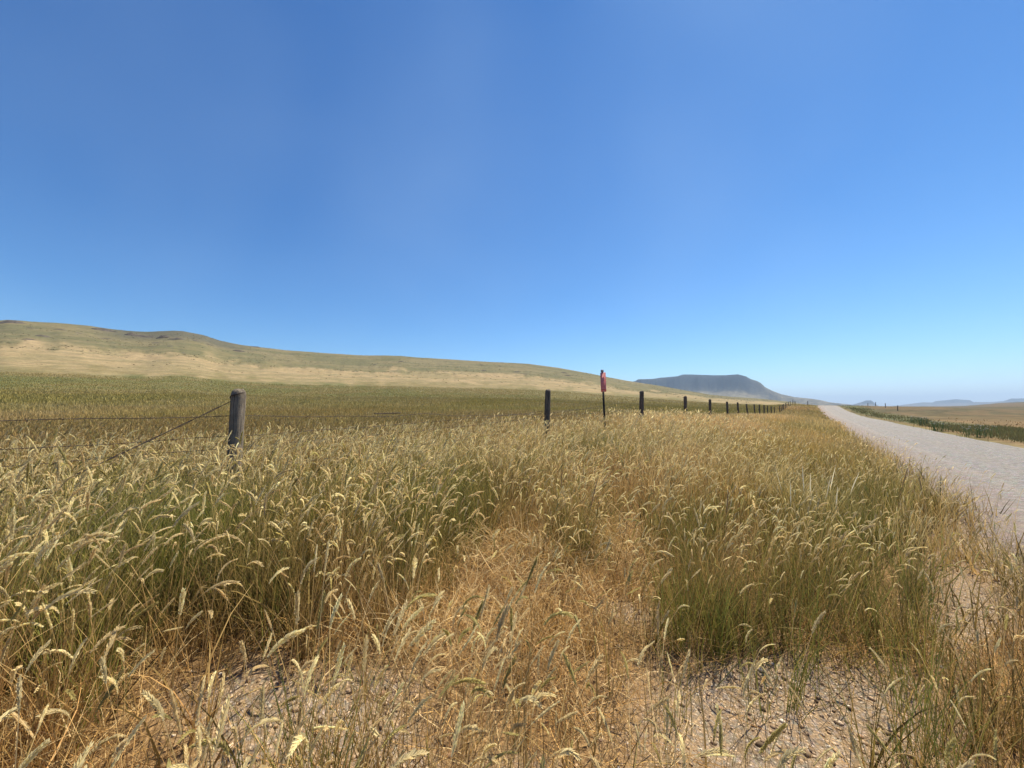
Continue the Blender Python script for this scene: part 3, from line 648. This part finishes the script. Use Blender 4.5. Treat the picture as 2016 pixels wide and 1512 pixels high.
# ------------------------------------------------------------------ pebbles and litter chips on the bare ground
def pebbles():
    ico_t = (1 + 5 ** .5) / 2
    v = np.array([(-1, ico_t, 0), (1, ico_t, 0), (-1, -ico_t, 0), (1, -ico_t, 0), (0, -1, ico_t), (0, 1, ico_t), (0, -1, -ico_t), (0, 1, -ico_t), (ico_t, 0, -1), (ico_t, 0, 1), (-ico_t, 0, -1), (-ico_t, 0, 1)]) / 1.9
    f = np.array([(0, 11, 5), (0, 5, 1), (0, 1, 7), (0, 7, 10), (0, 10, 11), (1, 5, 9), (5, 11, 4), (11, 10, 2), (10, 7, 6), (7, 1, 8), (3, 9, 4), (3, 4, 2), (3, 2, 6), (3, 6, 8), (3, 8, 9), (4, 9, 5), (2, 4, 11), (6, 2, 10), (8, 6, 7), (9, 8, 1)])
    X, Y, r = sample_ring(.5, 9, 800, 66, .6); I = info(X, Y); n = len(X)
    bare = np.clip(np.maximum(I['bare'] * 1.3, sm(.4, .9, I['t']) * (I['t'] < T_L + .8) * 1.0), .04, 1)
    road = (I['t'] > T_L - .1) & (I['t'] < T_R + .2)
    keep = rng.random(n) < .75 * np.where(road, .5 * (1 - .6 * sm(T_L + .3, T_L + 1.2, I['t'])), bare) * (.35 + .65 * clump(X, Y, 4, .35, .6))
    X, Y, z, r, road, t = X[keep], Y[keep], I['z'][keep], r[keep], road[keep], I['t'][keep]; n = len(X)
    z = z + np.where(road, .055 + .04 * (1 - ((t - T_L) / (T_R - T_L) * 2 - 1) ** 2) - .015, 0)
    size = (.0025 + rng.gamma(1.3, .0020, n)) * (1 + .06 * r); size = np.minimum(size, .012)
    th = rng.uniform(0, 6.28, n); vv = v[None] * rng.uniform(.72, 1.25, (n, 12, 1)) * np.stack([size * rng.uniform(.8, 1.5, n), size, size * rng.uniform(.45, .8, n)], -1)[:, None]
    c, s_ = np.cos(th)[:, None], np.sin(th)[:, None]
    V = np.stack([vv[..., 0] * c - vv[..., 1] * s_ + X[:, None], vv[..., 0] * s_ + vv[..., 1] * c + Y[:, None], vv[..., 2] + (z + size * .22)[:, None]], -1)
    pal = np.array([(.40, .29, .19), (.50, .38, .26), (.24, .17, .11), (.32, .20, .12), (.66, .58, .46), (.36, .26, .17), (.12, .085, .055), (.45, .31, .18)])
    C = pal[rng.choice(8, n, p=[.22, .14, .13, .13, .04, .18, .06, .10])] * bright(n, .8, 1.15)
    Fc = (f[None] + (np.arange(n) * 12)[:, None, None]).reshape(-1, 3)
    o = mesh_np('pebbles', V.reshape(-1, 3), Fc.ravel(), np.full(len(Fc), 3), vcol_mat('pebble_stone', .85, 120, .2), np.repeat(C, 12, 0), False)
    tag(o, 'small loose grey and brown stones on the bare sandy ground and road shoulder', 'pebbles', kind='stuff')
pebbles()

# ------------------------------------------------------------------ tubes, posts, wires
def tube(pts, rad, ns=6, closed_ends=True):
    pts = np.asarray(pts, float); k = len(pts); T = np.gradient(pts, axis=0); T /= np.maximum(np.linalg.norm(T, axis=1, keepdims=True), 1e-9)
    B = perp(T, np.zeros(k)); Nn = np.cross(B, T); th = np.arange(ns) / ns * 2 * math.pi
    rad = np.broadcast_to(np.asarray(rad, float), (k,))
    V = pts[:, None] + rad[:, None, None] * (B[:, None] * np.cos(th)[None, :, None] + Nn[:, None] * np.sin(th)[None, :, None])
    V = V.reshape(-1, 3); f = []
    for i in range(k - 1):
        for j in range(ns): j2 = (j + 1) % ns; f.append((i * ns + j, i * ns + j2, (i + 1) * ns + j2, (i + 1) * ns + j))
    f.append(tuple(range(ns))[::-1]); f.append(tuple((k - 1) * ns + j for j in range(ns)))
    return V, f
def tube_obj(name, segs, mat, parent=None, smooth=True):
    V = []; fl = []; cnt = []; n = 0
    for v, f in segs:
        V.append(v)
        for q in f: fl.extend([a + n for a in q]); cnt.append(len(q))
        n += len(v)
    return mesh_np(name, np.concatenate(V), fl, cnt, mat, None, smooth, parent)
def post_mesh(name, height, rad, mat, parent, loc, lean=(0, 0), seed=0, ns=28, rounded=.5):
    rg = np.random.default_rng(seed); kz = 46
    zz = np.concatenate([np.linspace(-.3, height - rad * rounded * 1.2, kz), height - rad * rounded * 1.2 + rad * rounded * 1.2 * np.array([.35, .65, .86, .96, 1.0])])
    rs = np.concatenate([np.ones(kz), np.array([.985, .93, .80, .62, .30])])
    th = np.arange(ns) / ns * 2 * math.pi
    V = []
    groove = 1 - .10 * (rg.random(ns) ** 4) - .05 * rg.random(ns)
    for z, q in zip(zz, rs):
        wob = 1 + .03 * math.sin(z * 5 + seed) + .02 * math.sin(z * 13 + seed * 2)
        g = groove * (1 + rg.normal(0, .006, ns))
        oval = 1 + .06 * np.cos(2 * th + seed)
        V.append(np.stack([rad * q * wob * g * oval * np.cos(th) + lean[0] * z, rad * q * wob * g * oval * np.sin(th) + lean[1] * z, np.full(ns, z) + (q < .9) * rg.normal(0, .004, ns) * rad / .05 + (q < .99) * .10 * rad * np.cos(th + seed)], -1))
    V = np.concatenate(V); k = len(zz); fl = []; cnt = []
    for i in range(k - 1):
        for j in range(ns): j2 = (j + 1) % ns; fl += [i * ns + j, i * ns + j2, (i + 1) * ns + j2, (i + 1) * ns + j]; cnt.append(4)
    fl += [(k - 1) * ns + j for j in range(ns)]; cnt.append(ns)
    o = mesh_np(name, V, fl, cnt, mat, None, True, parent); o.location = loc
    return o
M_WOOD = wood_mat('weathered_wood', (.12, .10, .08), (.30, .25, .19)); M_WOOD2 = wood_mat('dark_wood', (.06, .05, .042), (.19, .16, .13))
M_WIRE = plain('rusted_wire', (.055, .038, .028), .7, .4, .4, 60)

fence = empty('wire_fence', (*xy(1.04, T_FENCE), float(ground_h(*map(np.array, xy(1.04, T_FENCE))))))
tag(fence, 'barbed wire fence on weathered round wooden posts, left of the gravel road', 'fence')
FO = np.array(fence.location)
def at_fence(px):
    a = float(azpix(px)[0]); rel = PHI - a; return 3.5 / math.tan(rel)
post_px = [(469, 767, .048), (1079, 767, .050), (1264, 769.5, .056), (1349.5, 780, .054), (1398, 786, .052), (1431.5, 790.6, .055), (1452.4, 791.8, .052), (1469.5, 795, .050), (1484.8, 795.7, .045), (1494.9, 796, .05), (1504.2, 797.1, .05), (1510.7, 798.3, .045),
           (1517.9, 799.9, .05), (1523.8, 800.5, .045), (1534.5, 798.3, .05), (1537.8, 797.5, .045), (1540.8, 796.5, .05), (1543, 795, .05), (1546.6, 792.8, .05), (1549.5, 791.6, .045), (1552.5, 790.5, .05), (1556, 789.3, .05), (1561, 788, .05)]
posts = [(-4.6, 1.34, .05), ]      # one more post out of frame to the left carries the wires on
for px, py, rad in post_px:
    s = at_fence(px); x, y = xy(s, T_FENCE); r = math.hypot(x, y)
    e = float(azpix(px, py)[1]); posts.append((s, CAMZ + e * r, rad))
posts += [(posts[-1][0] + 8, 2.65, .05), (posts[-1][0] + 17, 2.5, .05)]
leans = {1: (.02, 0.0), 2: (.035, -.01), 3: (.03, 0), 4: (.01, 0), 8: (-.08, .02), 9: (-.03, 0), 12: (-.03, 0)}
for i, (s, zt, rad) in enumerate(posts):
    x, y = xy(s, T_FENCE); zg = float(ground_h(np.array(x), np.array(y)))
    hh = max(.7, zt - zg); lx, ly = leans.get(i, (rng.normal(0, .02), rng.normal(0, .01)))
    po = post_mesh('fence_post', hh, rad, M_WOOD if i <= 1 else M_WOOD2, fence, (x - lx * hh - FO[0], y - ly * hh - FO[1], zg - FO[2]), (lx, ly), i + 3, 28 if i < 5 else 12, 1.0 if i == 1 else .8)
    if i == 1: po['label'] = 'nearest post, sunlit silvery grey, wire wrapped near its top'
# wires: four strands stapled on the far side of the posts
def wire_z(i, drop):
    s, zt, rad = posts[i]; return zt - drop
for wi, drop in enumerate((.215, .36, .45, .62)):
    segs = []; P = []
    for i in range(len(posts) - 1):
        s0, s1 = posts[i][0], posts[i + 1][0]
        z0, z1 = wire_z(i, drop), wire_z(i + 1, drop)
        if wi == 0:
            if i == 0: z0, z1 = CAMZ - .03, CAMZ - .075
            if i == 1: z0, z1 = CAMZ - .075, CAMZ - .125
            if i == 2: z0 = CAMZ - .125
        kk = 24 if i < 4 else 6
        for q in range(kk):
            u = q / kk; s = s0 + (s1 - s0) * u; x, y = xy(s, T_FENCE - .055 + .012 * math.sin(s * 3 + wi))
            z = z0 + (z1 - z0) * u - .02 * 4 * u * (1 - u) + .004 * math.sin(s * 7 + wi * 2) + (.03 * math.exp(-((s - 2.9) / .35) ** 2) if wi == 0 else 0)
            P.append((x - FO[0], y - FO[1], z - FO[2]))
    segs.append(tube(P, .0024 if wi == 0 else .0020, 5))
    # barbs on the near spans
    for s in np.arange(-4, 12, .13):
        j = int(np.clip(np.searchsorted([p[0] for p in posts], s) - 1, 0, len(posts) - 2))
        Pa = np.array(P); ss = Pa[:, 0] + FO[0], Pa[:, 1] + FO[1]; sv = st(*ss)[0]
        z = np.interp(s, sv, Pa[:, 2]); x, y = xy(s, T_FENCE - .055 + .012 * math.sin(s * 3 + wi)); c = np.array([x - FO[0], y - FO[1], z])
        for _ in range(2):
            d = rng.normal(0, 1, 3); d /= np.linalg.norm(d); segs.append(tube([c - d * .013, c + d * .013], .0012, 3))
    tube_obj('barbed_wire', segs, M_WIRE, fence)
# splice bundle of twisted wire on the top strand between the two nearest posts
segs = []
for k in range(3):
    L_ = []
    for q in range(26):
        u = q / 25; a, e = azpix(743 + 52 * u, 814.5 - 1.5 * u); a = float(a); s = 3.5 / math.tan(PHI - a) if abs(PHI - a) > 1e-3 else 0
        x, y = xy(s, T_FENCE - .055); r = math.hypot(x, y); z = CAMZ + float(e) * r
        ph = u * 26 + k * 2.1; L_.append((x - FO[0] + .004 * math.cos(ph), y - FO[1] + .004 * math.sin(ph), z - FO[2] + .004 * math.sin(ph + 1)))
    segs.append(tube(L_, .0022, 4))
tube_obj('wire_splice', segs, M_WIRE, fence)
# guy wire: wraps the top of the nearest post and runs down to the ground out of frame
s1, zt1, r1 = posts[1]
cx_, cy_ = xy(s1, T_FENCE); segs = []
for k in range(2):
    wrap = []
    for q in range(20):
        th = -PHI + math.pi * .05 + q / 19 * math.pi * 1.15
        # loop round the camera side of the post, from right (higher) to left (lower)
        ang = math.radians(-35) + math.radians(20) - q / 19 * math.radians(190)
        wrap.append((cx_ + (r1 + .006) * math.cos(ang) - FO[0], cy_ + (r1 + .006) * math.sin(ang) - FO[1], CAMZ + .105 - .055 * q / 19 + .004 * k - FO[2]))
    endx, endy = xy(-.52, T_FENCE); zg = float(ground_h(np.array(endx), np.array(endy)))
    st0 = np.array(wrap[-1]); en = np.array((endx - FO[0], endy - FO[1], zg + .02 - FO[2]))
    ln = []
    for q in range(60):
        u = (q + 1) / 60; p = st0 + (en - st0) * u; ph = u * 60 + k * math.pi
        ln.append((p[0] + .0035 * math.cos(ph), p[1] + .0035 * math.sin(ph), p[2] + .0035 * math.sin(ph) - .012 * 4 * u * (1 - u)))
    segs.append(tube(wrap + ln, .0026, 5))
tube_obj('guy_wire', segs, M_WIRE, fence)

# fence across the road, a few posts far off
T2 = 10.0
def s_right(px): a = float(azpix(px)[0]); return T2 / math.tan(a - PHI)
ss = [s_right(1767), s_right(1743), s_right(1724)]; ss = ss + [ss[-1] + 14]
x, y = xy(ss[0], T2); f2 = empty('wire_fence', (x, y, float(ground_h(np.array(x), np.array(y)))))
tag(f2, 'distant low fence of dark posts in the grassland right of the road', 'fence')
O2 = np.array(f2.location); tops = []
for i, s in enumerate(ss):
    x, y = xy(s, T2); zg = float(ground_h(np.array(x), np.array(y)))
    post_mesh('fence_post', .8, .05, M_WOOD2, f2, (x - O2[0], y - O2[1], zg - O2[2]), (.02, 0), i + 50, 10); tops.append((x - O2[0], y - O2[1], zg - O2[2] + .7))
for dz in (0, -.3): tube_obj('wire', [tube(np.array(tops) + (0, .07, dz), .004, 4)], M_WIRE, f2)

# ------------------------------------------------------------------ red marker sign beside the fence
def box(cx, cy, cz, sx, sy, sz, bev=0):
    v = np.array([(x, y, z) for x in (-1, 1) for y in (-1, 1) for z in (-1, 1)], float) * .5 * (sx, sy, sz) + (cx, cy, cz)
    return v, [(0, 1, 3, 2), (4, 6, 7, 5), (0, 4, 5, 1), (2, 3, 7, 6), (0, 2, 6, 4), (1, 5, 7, 3)]
def rounded_panel(w, h, d, r, zc, n=6):
    pts = []
    for qx, qz, a0 in ((1, 1, 0), (-1, 1, 90), (-1, -1, 180), (1, -1, 270)):
        for k in range(n + 1):
            a = math.radians(a0 + 90 * k / n); pts.append((qx * (w / 2 - r) + r * math.cos(a), qz * (h / 2 - r) + r * math.sin(a)))
    m = len(pts); V = [(x, -d / 2, z + zc) for x, z in pts] + [(x, d / 2, z + zc) for x, z in pts]
    f = [tuple(range(m)), tuple(range(2 * m - 1, m - 1, -1))] + [(i, m + i, m + (i + 1) % m, (i + 1) % m) for i in range(m)]
    return np.array(V, float), f
a_s = float(azpix(1190)[0]); s_s = 3.2 / math.tan(PHI - a_s); sx_, sy_ = xy(s_s, -3.2); rs_ = math.hypot(sx_, sy_)
zg = float(ground_h(np.array(sx_), np.array(sy_)))
ztop = CAMZ + float(azpix(1187, 729)[1]) * rs_; zp1 = CAMZ + float(azpix(1187, 733.5)[1]) * rs_; zp0 = CAMZ + float(azpix(1187, 771.5)[1]) * rs_
pxm = rs_ * math.cos(a_s) / 757.0
sign = empty('marker_sign', (sx_ + .01, sy_, zg), -a_s * .7); sign.rotation_euler = (0, math.radians(-1.6), -a_s * .7)
tag(sign, 'narrow faded red warning sign on a dark steel stake beside the fence', 'sign')
M_STEEL = plain('dark_steel', (.03, .028, .026), .6, .4, .4, 25); M_RED = plain('faded_red_paint', (.62, .16, .16), .55, .3, .18, 8)
M_WHITE = plain('faded_white_paint', (.62, .45, .45), .6, .3, .1, 20); M_GREY = plain('grey_plastic', (.22, .24, .27), .6, .3, .2, 20)
H = ztop - zg
# T-section stake: flange plus two folded ribs
tube_obj('stake', [box(0, 0, H / 2 - .15, .030, .005, H + .25), box(-.016, -.009, H / 2 - .15, .006, .016, H + .248), box(.016, -.009, H / 2 - .15, .006, .016, H + .249)], M_STEEL, sign, False)
tube_obj('top_cap', [box(-.004, -.006, H - .012, .055, .03, .045), box(-.004, -.006, H - .040, .030, .022, .02)], M_GREY, sign, False)
pw_, ph_ = 10.4 * pxm, zp1 - zp0; pc = (zp0 + zp1) / 2 - zg
panel = tube_obj('sign_panel', [rounded_panel(pw_, ph_, .004, .012, pc)], M_RED, sign, False); panel.location = (.008, -.022, 0)
rows = []; rg = np.random.default_rng(4)
for k in range(11):
    zz = pc + ph_ * .42 - k * ph_ * .075
    x0 = -pw_ * .38; big = k in (0, 4)
    while x0 < pw_ * .36:
        wl = rg.uniform(.006, .016); rows.append(box(x0 + wl / 2, -.0235 + .021, zz, wl, .0015, .012 if big else .006)); x0 += wl + .006
rows.append((np.array([(0, -.003, pc - ph_ * .42), (.012, -.003, pc - ph_ * .455), (0, -.003, pc - ph_ * .49), (-.012, -.003, pc - ph_ * .455), (0, 0, pc - ph_ * .42), (.012, 0, pc - ph_ * .455), (0, 0, pc - ph_ * .49), (-.012, 0, pc - ph_ * .455)]), [(0, 3, 2, 1), (4, 5, 6, 7), (0, 1, 5, 4), (1, 2, 6, 5), (2, 3, 7, 6), (3, 0, 4, 7)]))
tube_obj('lettering', rows, M_WHITE, panel, False)
# small dark stake on the rise by the road
x, y = xy(101, -.35 + float(bend(np.array(101.)))); zg = float(ground_h(np.array(x), np.array(y)))
o = post_mesh('road_marker_stake', 1.0, .06, M_WOOD2, None, (x, y, zg), (.01, 0), 77, 10); tag(o, 'short dark stake at the left road edge where the road crests the rise', 'stake')

# ------------------------------------------------------------------ rock outcrops on the hillside
M_ROCK = vcol_mat('outcrop_rock', .95, .6, .35, .12)
def outcrop(px, py, wpx, hpx, label, group, seed):
    x, y, r = ray_hit(px, py); rg = np.random.default_rng(seed); sc = r / 757.0 * math.cos(math.atan2(x, y))
    W_, H_ = wpx * sc * .6, hpx * sc * 1.2
    na, nb = 40, 12; th = np.linspace(0, 2 * math.pi, na, endpoint=False); q = np.linspace(0, 1, nb)
    TH, Q = np.meshgrid(th, q, indexing='ij')
    n = fbm(TH * 0 + np.cos(TH) * 1.8 + seed, np.sin(TH) * 1.8 + Q * 2, 4)
    rad = (1 - Q ** 1.6) * (.6 + .8 * n) + .02; dep = max(W_ * .55, H_ * 1.2)
    lx = W_ * rad * np.cos(TH); ly = dep * rad * np.sin(TH)
    az = math.atan2(x, y); c, s_ = math.cos(-az), math.sin(-az)
    gx, gy = x + lx * c - ly * s_, y + lx * s_ + ly * c
    gz = ground_h(gx, gy) - .4
    step = np.floor((Q + n * .35) * 4) / 4
    zz = gz + H_ * (.25 * Q + .75 * step) * (.75 + .5 * fbm(lx / (W_ + .1) * 3 + seed, ly / dep * 3, 3))
    z0 = float(ground_h(np.array(x), np.array(y)))
    V = np.stack([gx - x, gy - y, zz - z0], -1).reshape(-1, 3)
    fl = []; cnt = []
    for i in range(na):
        for j in range(nb - 1): i2 = (i + 1) % na; fl += [i * nb + j, i2 * nb + j, i2 * nb + j + 1, i * nb + j + 1]; cnt.append(4)
    fl += [i * nb + nb - 1 for i in range(na)]; cnt.append(na)
    C = np.array([.085, .07, .055])[None] * (.7 + .7 * rg.random((len(V), 1)))
    o = mesh_np('rock_outcrop', V, fl, cnt, M_ROCK, C, False); o.location = (x, y, z0); tag(o, label, 'rock outcrop', group)
G = 'dark rock outcrops on the left hillside'
SPEC = [(24, 635.5, 30, 4.5, 'long dark rock ledge on the skyline at the far left of the hill'), (205, 651, 26, 4, 'dark low ledge below the skyline, left of the stepped ledges under the knoll'), (257, 660, 16, 4.5, 'blocky brown rock at the left end of the stepped ledge below the knoll'),
        (280, 663, 30, 3, 'long thin dark ledge just right of the blocky brown rock'), (321, 665, 16, 5, 'rounded rock mound directly under the dark knoll'), (347, 668, 20, 3, 'flat dark ledge right of the rounded mound under the knoll'),
        (86, 663, 22, 3, 'dark scrubby ledge on the slope below the leftmost skyline'), (58, 669, 20, 2.5, 'dark patch of rock low on the slope near the left edge of the photo'), (470, 692, 15, 3, 'small dark rock right of the knoll, halfway down to the pale band'), (505, 683.5, 16, 1.6, 'thin ledge on the skyline right of the knoll')]
for k, (px, py, w_, h_, lb) in enumerate(SPEC): outcrop(px, py, w_, h_, lb, G, k + 1)
for k, (px, py, w_, h_) in enumerate([(120, 649, 18, 1.6), (210, 667, 26, 1.4), (62, 646, 16, 1.6), (306, 675, 14, 1.6), (334, 682, 14, 1.4), (385, 671, 14, 1.4), (412, 679, 12, 1.6), (300, 683, 14, 1.2), (155, 656, 14, 1.2), (738, 718, 8, 1.4), (790, 712, 10, 1.6), (948, 719, 8, 1.4), (952, 730, 11, 1.8), (1017, 733, 16, 1.8), (1033, 737, 12, 1.4), (1111, 734.5, 12, 1.6), (1117, 739.5, 14, 1.6), (984, 721, 8, 1.2), (362, 695, 10, 1.2), (575, 697, 8, 1)]):
    outcrop(px, py, w_, h_, 'small low dark rock showing through the grass of the hillside', G, k + 30)

# ------------------------------------------------------------------ white flowering weeds on the far verge
M_WF = grass_mat('weed_flowers', .2, .7, .1)
def weed(px, py, label, seed):
    x, y, r = ray_hit(px, py); z = float(ground_h(np.array(x), np.array(y)))
    global rng
    keep_rng = rng; rng = np.random.default_rng(seed); acc = Acc(); fl = Acc(); n = 60
    root = np.stack([rng.normal(0, .22, n), rng.normal(0, .15, n), np.zeros(n)], -1)
    P, T = curve(root, rng.uniform(.3, .5, n), 3, np.abs(rng.normal(.1, .15, n)), np.abs(rng.normal(.3, .3, n)), rng.uniform(-3, 3, n))
    acc.add(*ribbons(P, perp(T[:, 0], rng.uniform(0, 3, n)), np.full((n, 4), .014), np.repeat(np.array([[[.09, .12, .05]]]), n * 4, 0).reshape(n, 4, 3)))
    tips = P[::2, -1]; m = len(tips); k = 6
    c = np.repeat(tips, k, 0) + rng.normal(0, .022, (m * k, 3)) * (1, 1, .4); q = .010
    d1 = rng.normal(0, 1, (m * k, 3)); d1[:, 2] *= .3; d1 /= np.linalg.norm(d1, axis=1, keepdims=True); d2 = np.cross(d1, rng.normal(0, .4, (m * k, 3)) + (0, 0, 1)); d2 /= np.linalg.norm(d2, axis=1, keepdims=True)
    V = np.stack([c - d1 * q, c - d2 * q, c + d1 * q, c + d2 * q], 1).reshape(-1, 3)
    fl.add(V, np.arange(len(V)).reshape(-1, 4), np.full((len(V), 3), .42))
    acc.add(np.concatenate(fl.v), np.concatenate(fl.f), np.concatenate(fl.c))
    V = np.concatenate(acc.v); Fc = np.concatenate(acc.f); e = mesh_np('flowering_weed', V, Fc.ravel(), np.full(len(Fc), 4), M_FIELD, np.concatenate(acc.c)); e.location = (x, y, z)
    tag(e, label, 'weed', 'white flowering weeds on the far road verge')
    rng = keep_rng
weed(1846, 850, 'broad clump of white flowering weed in the middle of the dark green verge', 1)
weed(1818, 838, 'pale flowering weed at the top of the verge, left of the broad clump', 2)
weed(1924, 862, 'white flowering weed nearest the road edge at the right', 3)
weed(1803, 833, 'farthest small white flowering weed on the verge', 4)

# ------------------------------------------------------------------ haze
def haze():
    v, f = box(0, 0, 0, 1, 1, 1); L_, zb, zt = 34000, -60, 420
    v = v * (L_, L_, zt - zb) + (0, 0, (zt + zb) / 2)
    m, t, o = newmat('air_haze'); p = N(t, 'ShaderNodeVolumePrincipled'); p.inputs['Color'].default_value = (.50, .68, .93, 1); p.inputs['Density'].default_value = 1.2e-4; p.inputs['Anisotropy'].default_value = .2
    t.links.new(p.outputs[0], o.inputs['Volume'])
    h = tube_obj('haze', [(v, f)], m, None, False); tag(h, kind='stuff', label='thin blue haze fading the distant mesa and mountains', cat='haze')
haze()
